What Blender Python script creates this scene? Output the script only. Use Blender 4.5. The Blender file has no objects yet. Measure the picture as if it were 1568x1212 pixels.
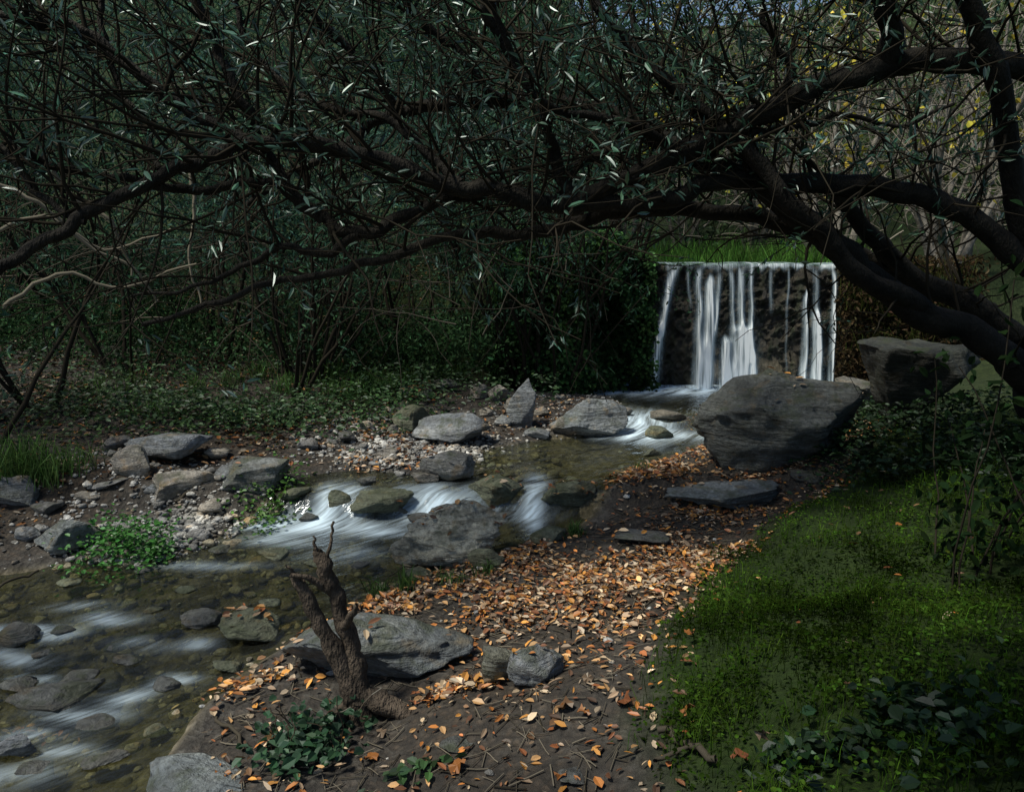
import bpy, bmesh, math
import numpy as np
from mathutils import Vector, Matrix
rng=np.random.default_rng(11)
R=math.radians
# ------------------------------------------------------------------ image pixels to world points: camera at (0,0,2), pixel offsets in 1/1220 units
EYE=np.array([0.,0.,2.]); F=1220.; TH=R(9.58); CT,ST=math.cos(TH),math.sin(TH)
def ray(u,v):
    a=(u-784)/F; b=(606-v)/F
    return np.array([a,CT+b*ST,-ST+b*CT])
def P(u,v,y):
    d=ray(u,v); return EYE+d*(y/d[1])
# ------------------------------------------------------------------ noise
def _h(ix,iy,iz,s):
    n=np.sin(ix*127.1+iy*311.7+iz*74.7+s*17.3)*43758.5453
    return n-np.floor(n)
def vn(x,y,z=0.,s=0.):
    x,y,z=np.broadcast_arrays(np.asarray(x,float),np.asarray(y,float),np.asarray(z,float))
    ix,iy,iz=np.floor(x),np.floor(y),np.floor(z)
    fx,fy,fz=x-ix,y-iy,z-iz
    fx=fx*fx*(3-2*fx);fy=fy*fy*(3-2*fy);fz=fz*fz*(3-2*fz)
    r=0
    for a in (0,1):
        for b in (0,1):
            for c in (0,1):
                r=r+_h(ix+a,iy+b,iz+c,s)*(fx if a else 1-fx)*(fy if b else 1-fy)*(fz if c else 1-fz)
    return r*2-1
def fbm(x,y,z=0.,s=0.,o=4):
    r=0;a=1.;t=0
    for i in range(o):
        k=2.03**i
        r=r+a*vn(np.asarray(x)*k,np.asarray(y)*k,np.asarray(z)*k,s+i*3.1);t+=a;a*=.5
    return r/t
def ss(a,b,x):
    t=np.clip((np.asarray(x,float)-a)/(b-a),0,1);return t*t*(3-2*t)
# ------------------------------------------------------------------ mesh buffer
class Buf:
    def __init__(s): s.v=[];s.f={3:[],4:[]};s.c=[];s.n=0
    def add(s,v,f,c=(1,1,1)):
        v=np.asarray(v,float).reshape(-1,3);f=np.asarray(f,int)
        s.v.append(v);s.f[f.shape[1]].append(f+s.n)
        c=np.asarray(c,float)
        if c.ndim==1:c=np.tile(c,(len(v),1))
        s.c.append(c);s.n+=len(v)
    def build(s,name,mat,smooth=True,parent=None,attrs=None):
        me=bpy.data.meshes.new(name)
        v=np.concatenate(s.v);c=np.concatenate(s.c)
        loops=[];starts=[];off=0
        for k in (3,4):
            if s.f[k]:
                f=np.concatenate(s.f[k]);loops.append(f.ravel())
                starts.append(off+np.arange(len(f))*k);off+=f.size
        loops=np.concatenate(loops);starts=np.concatenate(starts)
        me.vertices.add(len(v));me.loops.add(len(loops));me.polygons.add(len(starts))
        me.vertices.foreach_set("co",v.astype(np.float32).ravel())
        me.loops.foreach_set("vertex_index",loops.astype(np.int32))
        me.polygons.foreach_set("loop_start",starts.astype(np.int32))
        me.polygons.foreach_set("use_smooth",np.full(len(starts),smooth))
        me.update(calc_edges=True)
        a=me.attributes.new("col",'FLOAT_COLOR','POINT')
        a.data.foreach_set("color",np.c_[c,np.ones(len(c))].astype(np.float32).ravel())
        if attrs:
            for k,val in attrs.items():
                a=me.attributes.new(k,'FLOAT_COLOR','POINT')
                a.data.foreach_set("color",np.c_[val,np.ones(len(val))].astype(np.float32).ravel())
        me.materials.append(mat)
        o=bpy.data.objects.new(name,me);bpy.context.collection.objects.link(o)
        if parent:o.parent=parent
        return o
def empty(name):
    o=bpy.data.objects.new(name,None);bpy.context.collection.objects.link(o);return o
def grid_faces(nx,ny):
    i=np.arange(nx-1)[None,:];j=np.arange(ny-1)[:,None]
    a=(j*nx+i).ravel();return np.c_[a,a+1,a+1+nx,a+nx]
# ------------------------------------------------------------------ materials
class M:
    def __init__(s,name):
        s.m=bpy.data.materials.new(name);s.m.use_nodes=True;s.t=s.m.node_tree;s.t.nodes.clear()
        s.out=s.n('ShaderNodeOutputMaterial')
    def n(s,t,ins=None,**k):
        x=s.t.nodes.new(t)
        for a,b in k.items():setattr(x,a,b)
        if ins:
            for a,b in ins.items():
                if isinstance(b,bpy.types.NodeSocket):s.t.links.new(b,x.inputs[a])
                else:x.inputs[a].default_value=b
        return x
    def noise(s,scale,vec=None,detail=6,rough=.6,dist=0):
        i={'Scale':scale,'Detail':detail,'Roughness':rough,'Distortion':dist}
        if vec is not None:i['Vector']=vec
        return s.n('ShaderNodeTexNoise',i).outputs['Fac']
    def ramp(s,f,pts,interp='LINEAR'):
        r=s.n('ShaderNodeValToRGB',{'Fac':f});cr=r.color_ramp;cr.interpolation=interp
        while len(cr.elements)<len(pts):cr.elements.new(.5)
        for e,(p,c) in zip(cr.elements,pts):
            e.position=p;e.color=(*(c if hasattr(c,'__len__') else (c,c,c)),1)
        return r.outputs['Color']
    def mix(s,f,a,b,bt='MIX'):
        x=s.n('ShaderNodeMix',data_type='RGBA',blend_type=bt)
        for k,vv in ((0,f),(6,a),(7,b)):
            if isinstance(vv,bpy.types.NodeSocket):s.t.links.new(vv,x.inputs[k])
            else:x.inputs[k].default_value=(vv if k==0 else (*vv,1))
        return x.outputs[2]
    def math(s,op,a,b=0.,clamp=False):
        x=s.n('ShaderNodeMath',{0:a,1:b},operation=op,use_clamp=clamp);return x.outputs[0]
    def attr(s,n):return s.n('ShaderNodeAttribute',attribute_name=n)
    def bump(s,h,st,d=.02):return s.n('ShaderNodeBump',{'Height':h,'Strength':st,'Distance':d}).outputs['Normal']
    def obj(s):return s.n('ShaderNodeTexCoord').outputs['Object']
    def map(s,vec,sc=(1,1,1),rot=(0,0,0)):
        return s.n('ShaderNodeMapping',{'Vector':vec,'Scale':sc,'Rotation':rot}).outputs[0]
    def link(s,sh):s.t.links.new(sh,s.out.inputs['Surface']);return s.m
    def pr(s,col,rough,spec=.4,nrm=None):
        i={'Base Color':col,'Roughness':rough,'Specular IOR Level':spec}
        if nrm is not None:i['Normal']=nrm
        return s.n('ShaderNodeBsdfPrincipled',i).outputs[0]

def foliage_mat(name,rough=.45,gloss=.06,trans=.3):
    m=M(name);a=m.attr('col').outputs['Color']
    x=m.n('ShaderNodeBsdfDiffuse',{'Color':a}).outputs[0]
    if trans:
        t=m.n('ShaderNodeBsdfTranslucent',{'Color':a}).outputs[0]
        x=m.n('ShaderNodeMixShader',{0:trans,1:x,2:t}).outputs[0]
    if gloss:
        g=m.n('ShaderNodeBsdfGlossy',{'Color':(.9,1,1,1),'Roughness':rough}).outputs[0]
        x=m.n('ShaderNodeMixShader',{0:gloss,1:x,2:g}).outputs[0]
    return m.link(x)
def bark_mat(name,dark,light):
    m=M(name);o=m.obj();n1=m.noise(6,o,5,.7);n2=m.noise(60,m.map(o,(1,1,.4)),2)
    c=m.ramp(n1,[(.35,dark),(.65,light)])
    h=m.math('ADD',n1,n2)
    return m.link(m.pr(m.mix(1.,c,m.attr('col').outputs['Color'],'MULTIPLY'),.85,.2,m.bump(h,.9,.025)))
def twig_mat(name,col):
    m=M(name);return m.link(m.n('ShaderNodeBsdfDiffuse',{'Color':m.mix(1.,col,m.attr('col').outputs['Color'],'MULTIPLY')}).outputs[0])
def rock_mat(name,moss=.5):
    m=M(name);o=m.obj();a=m.attr('col').outputs['Color']
    big=m.noise(2.2,o,4,.6,.4);fine=m.noise(26,o,5,.75)
    st=m.noise(2.4,m.map(o,(1.2,1.2,9),(.5,.35,.2)),4,.65,.8)
    c=m.ramp(big,[(.3,(.10,.105,.11)),(.5,(.22,.225,.225)),(.72,(.40,.39,.36))])
    c=m.mix(m.ramp(st,[(.45,.0),(.6,.65)]),c,(.13,.125,.11))
    c=m.mix(m.ramp(m.noise(5,o,3),[(.56,0.),(.7,.6)]),c,(.28,.19,.09))
    c=m.mix(1.,c,m.ramp(fine,[(.25,.3),(.75,1.7)]),'MULTIPLY')
    c=m.mix(1.,c,a,'MULTIPLY')
    z=m.n('ShaderNodeSeparateXYZ',{0:m.n('ShaderNodeNewGeometry').outputs['Normal']}).outputs[2]
    mm=m.math('MULTIPLY',m.ramp(m.noise(4,o,5,.7),[(.5,0.),(.6,1.)]),m.ramp(z,[(.2,.4),(.8,1.)]))
    c=m.mix(m.math('MULTIPLY',mm,moss),c,(.045,.06,.02))
    h=m.math('ADD',m.math('MULTIPLY',big,1.2),m.math('ADD',m.math('MULTIPLY',fine,.6),st))
    return m.link(m.pr(c,.6,.4,m.bump(h,1.,.07)))

MAT_LEAF=foliage_mat('foliage_leaf',.5,.025,.3)
MAT_TREELEAF=foliage_mat('tree_leaf',.4,.07,.25)
MAT_BGLEAF=foliage_mat('distant_leaf',.5,0,.25)
MAT_LITTER=foliage_mat('dry_leaf',.5,.03,0)
MAT_GRASS=foliage_mat('grass_blade',.5,.0,.35)
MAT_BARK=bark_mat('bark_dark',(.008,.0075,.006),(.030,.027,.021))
MAT_BARKP=bark_mat('bark_pale',(.10,.095,.08),(.28,.26,.22))
MAT_TWIG=twig_mat('twig_bark',(.028,.025,.019))
MAT_THICK=twig_mat('thicket_bark',(.11,.10,.08))
MAT_ROCK=rock_mat('river_rock',.55)
MAT_PEB=rock_mat('pebble',.0)

# ground
m=M('forest_ground');o=m.obj();zone=m.n('ShaderNodeSeparateColor',{0:m.attr('col').outputs['Color']})
n1=m.noise(9,o,6,.75)
soil=m.ramp(n1,[(.3,(.020,.019,.018)),(.5,(.055,.053,.048)),(.75,(.15,.148,.135))])
vo=m.n('ShaderNodeTexVoronoi',{'Vector':m.map(o,(1,1,.3)),'Scale':26.,'Randomness':1.})
lit=m.mix(1.,m.ramp(m.n('ShaderNodeSeparateColor',{0:vo.outputs['Color']}).outputs[0],
   [(0.,(.03,.018,.01)),(.35,(.06,.042,.024)),(.6,(.10,.065,.035)),(.85,(.14,.10,.065)),(1.,(.04,.035,.025))]),
   m.ramp(vo.outputs['Distance'],[(0.,1.15),(.6,.35)]),'MULTIPLY')
c=m.mix(m.math('MULTIPLY',zone.outputs[0],m.ramp(n1,[(.35,.2),(.55,.8)])),soil,lit)
gr=m.ramp(n1,[(.3,(.008,.018,.004)),(.7,(.028,.05,.01))])
c=m.mix(zone.outputs[1],c,gr)
bed=m.ramp(m.noise(7,o,5,.7),[(.3,(.03,.028,.016)),(.5,(.11,.095,.055)),(.7,(.3,.265,.19))])
c=m.mix(zone.outputs[2],c,bed)
h=m.math('ADD',n1,m.math('MULTIPLY',vo.outputs['Distance'],.4))
MAT_GROUND=m.link(m.pr(c,.9,.2,m.bump(h,1.,.05)))

# water
m=M('stream_water');fl=m.attr('flow').outputs['Color']
foam=m.n('ShaderNodeSeparateColor',{0:m.attr('col').outputs['Color']}).outputs[0]
s1=m.noise(1.,m.map(fl,(7,1.2,1)),4,.6,.6);s2=m.noise(1.,m.map(fl,(24,1.6,1)),3,.6,.3)
s3=m.noise(1.,m.map(fl,(4,2.2,1)),3,.5,.8)
st=m.math('ADD',m.math('MULTIPLY',s1,.65),m.math('MULTIPLY',s2,.35))
fac=m.math('MULTIPLY',foam,m.ramp(st,[(.38,.08),(.64,1.25)]),True)
nb=m.bump(m.math('ADD',s3,m.math('MULTIPLY',s1,.4)),.7,.08)
tr=m.n('ShaderNodeBsdfTransparent',{'Color':(.64,.67,.53,1)}).outputs[0]
df=m.n('ShaderNodeBsdfDiffuse',{'Color':(.06,.065,.05,1)}).outputs[0]
body=m.n('ShaderNodeMixShader',{0:.15,1:tr,2:df}).outputs[0]
gl=m.n('ShaderNodeBsdfGlossy',{'Color':(.9,.95,1,1),'Roughness':.12,'Normal':nb}).outputs[0]
fr=m.n('ShaderNodeFresnel',{'IOR':1.38,'Normal':nb}).outputs[0]
w=m.n('ShaderNodeMixShader',{0:fr,1:body,2:gl}).outputs[0]
fo=m.n('ShaderNodeBsdfDiffuse',{'Color':(.60,.75,.85,1)}).outputs[0]
MAT_WATER=m.link(m.n('ShaderNodeMixShader',{0:fac,1:w,2:fo}).outputs[0])

m=M('falling_water');fl=m.attr('flow').outputs['Color']
den=m.n('ShaderNodeSeparateColor',{0:m.attr('col').outputs['Color']}).outputs[0]
s1=m.noise(1.,m.map(fl,(14,.8,1)),3,.6,.15);s2=m.noise(1.,m.map(fl,(50,1.2,1)),3,.6)
st=m.math('ADD',m.math('MULTIPLY',s1,.5),m.math('MULTIPLY',s2,.5))
fac=m.math('MULTIPLY',den,m.ramp(st,[(.38,.25),(.6,1.25)]),True)
tr=m.n('ShaderNodeBsdfTransparent').outputs[0]
wc=m.mix(fac,(.50,.68,.80),(.90,.96,.98))
wh=m.n('ShaderNodeMixShader',{0:.12,1:m.n('ShaderNodeBsdfDiffuse',{'Color':wc}).outputs[0],2:m.n('ShaderNodeBsdfTranslucent',{'Color':wc}).outputs[0]}).outputs[0]
MAT_FALL=m.link(m.n('ShaderNodeMixShader',{0:fac,1:tr,2:wh}).outputs[0])

m=M('mossy_weir');o=m.obj();n1=m.noise(5,o,6,.75);n2=m.noise(3,m.map(o,(3,3,.5)),4)
c=m.ramp(n1,[(.3,(.006,.006,.005)),(.52,(.025,.022,.015)),(.75,(.10,.085,.055))])
c=m.mix(m.ramp(n2,[(.5,0.),(.65,.8)]),c,(.015,.024,.008))
MAT_WEIR=m.link(m.pr(c,.4,.4,m.bump(n1,1.,.10)))

# ------------------------------------------------------------------ stream layout (world metres)
RB=[(5.15,12.95),(5.1,12.3),(4.0,11.5),(2.91,11.07),(2.46,9.95),(2.21,9.05),(1.75,8.43),(1.17,7.87),(.83,7.18),(.49,6.7),(.09,6.48),(-.45,6.1),(-.9,5.74),(-1.48,5.08),(-1.62,4.72),(-1.8,4.24),(-1.85,3.5),(-1.8,.5)]
LB=[(-7.5,.5),(-7.5,4.),(-5.6,5.2),(-3.98,5.86),(-3.43,6.08),(-2.77,6.16),(-2.48,6.68),(-2.41,7.),(-1.95,7.57),(-1.48,7.82),(-.91,7.6),(-.42,7.87),(-.32,8.73),(.52,9.33),(1.35,9.75),(1.59,10.8),(1.46,11.8),(.7,12.0),(.76,12.6),(2.1,12.95)]
POLY=np.array(RB+LB)
CL=np.array([(3.6,13.5),(3.4,12.3),(2.2,11.),(1.9,9.9),(1.0,8.7),(.2,7.9),(-.6,7.2),(-1.4,6.5),(-2.4,5.7),(-3.6,4.6),(-5,3),(-5.5,0)])
def segd(px,py,a,b):
    dx,dy=b[0]-a[0],b[1]-a[1];L2=dx*dx+dy*dy
    t=np.clip(((px-a[0])*dx+(py-a[1])*dy)/L2,0,1)
    ex,ey=px-a[0]-t*dx,py-a[1]-t*dy
    return np.sqrt(ex*ex+ey*ey),t,(dx*(py-a[1])-dy*(px-a[0]))/math.sqrt(L2)
def sdf(x,y):
    x=np.asarray(x,float);y=np.asarray(y,float)
    D=np.full(x.shape,1e9);ins=np.zeros(x.shape,bool);n=len(POLY)
    for i in range(n):
        a=POLY[i];b=POLY[(i+1)%n]
        D=np.minimum(D,segd(x,y,a,b)[0])
        if a[1]!=b[1]:
            ins^=((a[1]>y)!=(b[1]>y))&(x<(b[0]-a[0])*(y-a[1])/(b[1]-a[1])+a[0])
    return np.where(ins,-D,D)
def flow(x,y):
    D=np.full(np.shape(x),1e9);S=np.zeros(np.shape(x));A=np.zeros(np.shape(x));s=0
    for i in range(len(CL)-1):
        d,t,c=segd(x,y,CL[i],CL[i+1]);L=np.linalg.norm(CL[i+1]-CL[i])
        k=d<D;D=np.where(k,d,D);S=np.where(k,s+t*L,S);A=np.where(k,-np.sign(c)*d,A);s+=L
    return A,S     # A<0 : right bank side
def W(y):
    return np.interp(y,[0,4.0,4.7,5.0,5.6,6.2,6.85,7.02,7.2,7.35,9.4,9.9,10.2,10.7,14],[-.58,-.56,-.53,-.46,-.43,-.38,-.35,-.31,-.14,-.10,-.10,-.07,-.02,0,0])
def XG(y):return np.interp(y,[0,2,3,4.3,5.5,6.7,7.5,9],[.1,.35,.55,.81,1.5,2.64,3.5,4.2])
def H(x,y,fine=True):
    x=np.asarray(x,float);y=np.asarray(y,float)
    d=sdf(x,y)+.14*fbm(x*1.7,y*1.7,0,3,3);A,S=flow(x,y);w=W(y)
    right=ss(-.2,.2,-A)*ss(13.2,12,y)+ss(3.,3.6,x)*ss(12,13.2,y)
    dp=np.maximum(d,0)
    l=.03+.08*dp+.03*np.maximum(dp-2,0)
    r=.03+.10*np.minimum(dp,1.2)+.30*np.maximum(np.minimum(dp,6)-1.2,0)
    out=w+l*(1-right)+r*right+.07*ss(0,.5,dp)*fbm(x*1.3,y*1.3,0,9,3)
    ins=w-np.minimum(.2,.02+.3*np.maximum(-d,0))+.045*fbm(x*3,y*3,0,5,3)
    z=np.where(d<0,ins,out)
    z=np.where((d>=0)&(d<.12),(w-.02)*(1-d/.12)+out*(d/.12),z)
    wd=.12+4.5*ss(.6,-3.5,x)+1.5*ss(5.6,9,x)
    st=ss(0,1,(y-12.98)/wd)
    up=1.9-.08*ss(2.0,2.3,x)*ss(5.4,5.0,x)+.12*fbm(x*.8,y*.8,0,2,3)*ss(.4,0,ss(2.0,2.3,x)*ss(5.4,5.0,x))
    z=z*(1-st)+np.maximum(up,z)*st
    z=z+ss(15.5,50,y)*13+ss(8,40,np.abs(x))*7*ss(4,12,y+np.abs(x)*.3)
    if fine:z=z+.018*fbm(x*7,y*7,0,1,3)
    return z
def G(u,v,off=0.):
    d=ray(u,v);ys=np.arange(1.5,20,.03);pts=EYE[None]+d[None]*(ys/d[1])[:,None]
    h=H(pts[:,0],pts[:,1],False);h=np.maximum(h,np.where(sdf(pts[:,0],pts[:,1])<0,W(pts[:,1]),-9))+off
    k=np.argmax(pts[:,2]<h);return pts[k].copy()
def axis(segs):
    return np.concatenate([np.arange(a,b,s) for a,b,s in segs])
gx=axis([(-300,-60,30),(-60,-16,3),(-16,-8,.4),(-8,-5.6,.15),(-5.6,5.6,.055),(5.6,9,.15),(9,17,.4),(17,60,3),(60,301,30)])
gy=axis([(-200,-20,30),(-20,-2,2),(-2,1.6,.3),(1.6,10.,.055),(10,13.6,.08),(13.6,20,.25),(20,60,2),(60,420,30)])
X,Y=np.meshgrid(gx,gy);Z=H(X,Y);x,y,z=X.ravel(),Y.ravel(),Z.ravel()
d=sdf(x,y);A,S=flow(x,y);bed=ss(.1,-.03,d)*(y<13)
gz=ss(-.15,.25,x-XG(y)+.3*fbm(x*2,y*2,0,4,3))*(A<0)*ss(9.5,8,y)
gz=np.maximum(gz,np.clip(ss(11.5,14,y)*.9,0,1)*(d>.3))
gz=np.maximum(gz,.85*ss(3.2,4.2,x)*(y<12.5))
lt=np.clip(ss(.0,.4,d)*(.45+.8*fbm(x,y,0,8,3)),0,1)
b=Buf();b.add(np.c_[x,y,z],grid_faces(len(gx),len(gy)),np.c_[lt,gz,bed])
b.build('ground',MAT_GROUND)
# ------------------------------------------------------------------ water sheet
wx=np.arange(-7.4,5.3,.05);wy=np.arange(.6,12.98,.045)
X,Y=np.meshgrid(wx,wy);x,y=X.ravel(),Y.ravel()
A,S=flow(x,y)
z=W(y+.10*fbm(x*2.2,0,0,6,3))+.010*fbm(A*5,S*1.3,0,2,3)
foamspots=[(1120,593,170,10,1.3),(1000,598,90,6,.6),(890,599,60,4,.7),(985,655,30,18,.9),(1040,668,50,6,.6),(960,668,36,7,.5),(1010,640,24,10,.5),  # foam; the wide fall-pool patches also paint in its silvery reflection
 (660,775,36,14,1.),(615,765,18,8,.5),(700,790,30,6,.8),(820,762,14,22,1.),(800,788,40,5,.8),(540,772,24,12,.8),(500,785,14,14,.9),(565,812,50,8,1.),(455,808,60,10,.9),(400,800,30,6,.5),(430,828,50,7,.5),(520,848,50,12,.4),
 (60,966,44,6,1.),(20,975,24,6,1.),(170,950,40,6,.6),(120,935,40,5,.4),(240,985,36,6,.35),(260,1045,26,9,.7),(195,1060,24,10,.7),(130,1090,44,11,.6),(60,1125,44,11,.5),(110,1150,40,10,.4),(320,868,70,5,.25),(730,762,20,10,.3),(30,1010,40,8,.45),(320,980,20,6,.5),(90,1040,40,6,.4),(20,1180,60,16,.35)]
foam=np.zeros_like(x)
for (u,v,ru,rv,am) in foamspots:
    p=G(u,v);sc=np.linalg.norm(p-EYE)/F
    fx=ru*sc;fy=rv*p[1]/(v-395.)
    wxx=x+.12*fbm(x*2,y*2,0,3,2);wyy=y+.10*fbm(x*2,y*2,0,13,2)*(p[1]<6);foam+=am*np.exp(-((wxx-p[0])/fx)**2-((wyy-p[1])/fy)**2)
foam=np.clip(foam,0,1.15)
f=grid_faces(len(wx),len(wy));keep=(sdf(x,y)<.3)[f].all(axis=1);f=f[keep]
b=Buf();b.add(np.c_[x,y,z],f,np.c_[foam,foam,foam])
b.build('stream_water',MAT_WATER,attrs={'flow':np.c_[A,S,0*A]})
# ------------------------------------------------------------------ weir + waterfall
pm=93.6
def wally(x,t):
    return 12.86+.07*t+.10*np.sin((x-2.2)*1.1)
nx,nz=190,130
xs=np.linspace(1.95,5.75,nx);ts=np.linspace(-.1,1,nz)
X,T=np.meshgrid(xs,ts)
Yw=wally(X,T)+.14*fbm(X*3,T*6,0,3,5)+.16*np.abs(fbm(X*7,T*12,0,4,3))
Zw=T*(1.93+.05*fbm(X*3,0,0,2,3))
b=Buf();b.add(np.c_[X.ravel(),Yw.ravel(),Zw.ravel()],grid_faces(nx,nz))
X2,T2=np.meshgrid(xs,np.linspace(0,1,6))
b.add(np.c_[X2.ravel(),(wally(X2,1)+.14*fbm(X2*3,6.,0,3,5)+.16*np.abs(fbm(X2*7,12.,0,4,3))+T2*.6).ravel(),(1.93+.05*fbm(X2*3,0,0,2,3)-.02*T2).ravel()],grid_faces(nx,6))
b.build('stone_weir',MAT_WEIR)
nx,nz=420,150
xs=np.linspace(2.1,5.28,nx);q=np.linspace(0,1,nz)
X,Q=np.meshgrid(xs,q)
tt=np.clip((Q-.1)/.9,0,1)
U=X*pm+784;Vp=400+tt*190
strands=[(1026,404,1008,500,7,6,1.1),(1004,485,990,592,7,11,1.2),(1064,404,1064,590,5,9,.9),(1080,420,1076,590,7,13,1.3),(1094,410,1090,500,4,4,.6),
 (1112,405,1116,500,4,4,.6),(1127,404,1128,520,5,7,.85),(1143,404,1144,540,4,6,.6),(1130,490,1128,590,14,26,1.4),(1108,508,1102,590,8,10,1.2),(1146,530,1150,590,5,7,.7),
 (1172,404,1172,465,3,3,.3),(1197,404,1197,560,2,2,.22),(1222,440,1221,590,3,6,1.),(1238,470,1240,590,6,12,1.3),(1236,404,1238,500,4,5,.45),(1263,404,1260,590,3,5,.9),(1048,404,1050,460,3,3,.3)]
den=np.zeros_like(U)
for (u0,v0,u1,v1,w0,w1,am) in strands:
    k=np.clip((Vp-v0)/(v1-v0),0,1);uc=u0+(u1-u0)*k+2*vn(Vp*.03,u0);ww=w0+(w1-w0)*k
    top=v0+5*vn(U*.25,u0);den+=am*np.exp(-((U-uc)/ww)**2*1.8)*ss(top-4,top+10,Vp)*ss(v1+14,v1-4 if v1<585 else v1+12,Vp)
den+=.7*np.exp(-((Vp-402)/(5+4*vn(U*.12,9)))**2)*np.clip(.6+.9*vn(U*.08,3),.1,1.2)*ss(1010,1020,U)*ss(1275,1265,U)
den=np.clip(den,0,1.3);den=np.where(Q<.1,.4*(.5+vn(U*.1,7.)*.5)+.1,den)
yf=wally(X,1-tt)-.10-.12*np.clip(den,0,1)*ss(0,.5,tt)-.16*tt**.6
yl=wally(X,1)+.55*(1-np.clip(Q/.1,0,1))-.10*np.clip(Q/.1,0,1)
Yf=np.where(Q<.1,yl,yf);Zf=np.where(Q<.1,1.985,1.985-tt*1.985)-.03*ss(.06,.12,Q)+.012*vn(X*3,2.)
b=Buf();b.add(np.c_[X.ravel(),Yf.ravel(),Zf.ravel()],grid_faces(nx,nz),np.c_[den.ravel()]*np.ones((1,3)))
b.build('waterfall',MAT_FALL,attrs={'flow':np.c_[X.ravel(),(tt*2).ravel(),0*X.ravel()]})
xs=np.linspace(2.2,5.25,20);ysu=np.linspace(13.3,22,40);X,Y=np.meshgrid(xs,ysu)
b=Buf();A2=np.c_[X.ravel(),Y.ravel(),np.full(X.size,1.94)];b.add(A2,grid_faces(20,40),(.1,.1,.1))
b.build('upstream_water',MAT_WATER,attrs={'flow':A2})
# ------------------------------------------------------------------ rocks
def ico(sub):
    bm=bmesh.new();bmesh.ops.create_icosphere(bm,subdivisions=sub,radius=1)
    v=np.array([p.co[:] for p in bm.verts]);f=np.array([[q.index for q in p.verts] for p in bm.faces]);bm.free();return v,f
ICO={k:ico(k) for k in (1,2,3,4,5)}
def rockshape(sub,seed,cuts=12,rough=.06):
    r=np.random.default_rng(seed);v,f=ICO[sub];v=v.copy()
    v*=(1+.25*fbm(v[:,0]*1.1+seed,v[:,1]*1.1,v[:,2]*1.1,seed,2))[:,None]
    for i in range(cuts):
        n=r.normal(size=3);n/=np.linalg.norm(n);dd=r.uniform(.42,.8)
        e=np.maximum(v@n-dd,0);v-=n[None]*e[:,None]*.97
    rg=fbm(v[:,0]*4+seed,v[:,1]*4,v[:,2]*4,seed,4)
    v*=(1+rough*rg-rough*.8*np.abs(fbm(v[:,0]*3,v[:,1]*3+seed,v[:,2]*5,seed+2,3)))[:,None]
    mn,mx=v.min(0),v.max(0);return (v-(mn+mx)/2)/((mx-mn)/2),f
TOPS=[]
def rock_at(buf,u,vb,w,h,seed,depth=.75,rz=0.,col=(1,1,1),sub=4,tilt=0.,cuts=12,rough=.12,leafy=0):
    p=G(u,vb);zc=p[1]*CT+(2-p[2])*ST;s=zc/F
    el=math.atan2(2-p[2],p[1])
    hp=max(.5*h,(h-.5*w*depth*math.sin(el))/math.cos(el))
    wx,hz=w*s/2,hp*s/2*1.2;dy=wx*depth
    v,f=rockshape(sub,seed,cuts,rough);v=v*np.array([wx,dy,hz])
    c,s_=math.cos(rz),math.sin(rz);v=v@np.array([[c,s_,0],[-s_,c,0],[0,0,1]])
    c,s_=math.cos(tilt),math.sin(tilt);v=v@np.array([[c,0,s_],[0,1,0],[-s_,0,c]])
    v+=np.array([p[0],p[1]+dy*.85,p[2]+hz*.78])
    buf.add(v,f,col)
    if leafy:
        k=np.where(v[:,2]>p[2]+hz*1.0)[0];TOPS.append(v[rng.choice(k,leafy)])
def solo(name,*a,**k):
    b=Buf();rock_at(b,*a,**k);return b.build(name,MAT_ROCK)
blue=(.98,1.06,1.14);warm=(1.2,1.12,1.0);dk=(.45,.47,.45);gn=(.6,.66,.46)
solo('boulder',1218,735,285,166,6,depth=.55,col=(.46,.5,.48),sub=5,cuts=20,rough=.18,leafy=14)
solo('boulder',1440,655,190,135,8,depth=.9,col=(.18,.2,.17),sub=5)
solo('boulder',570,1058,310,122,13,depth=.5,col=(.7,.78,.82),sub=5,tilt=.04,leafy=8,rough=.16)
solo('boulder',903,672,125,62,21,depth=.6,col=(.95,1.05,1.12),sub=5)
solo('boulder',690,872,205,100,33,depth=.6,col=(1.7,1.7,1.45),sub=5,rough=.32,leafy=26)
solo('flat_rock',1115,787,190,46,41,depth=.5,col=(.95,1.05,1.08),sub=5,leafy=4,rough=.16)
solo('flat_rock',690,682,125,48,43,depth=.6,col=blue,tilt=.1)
solo('upright_rock',798,655,46,72,44,depth=.7,col=blue)
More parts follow.
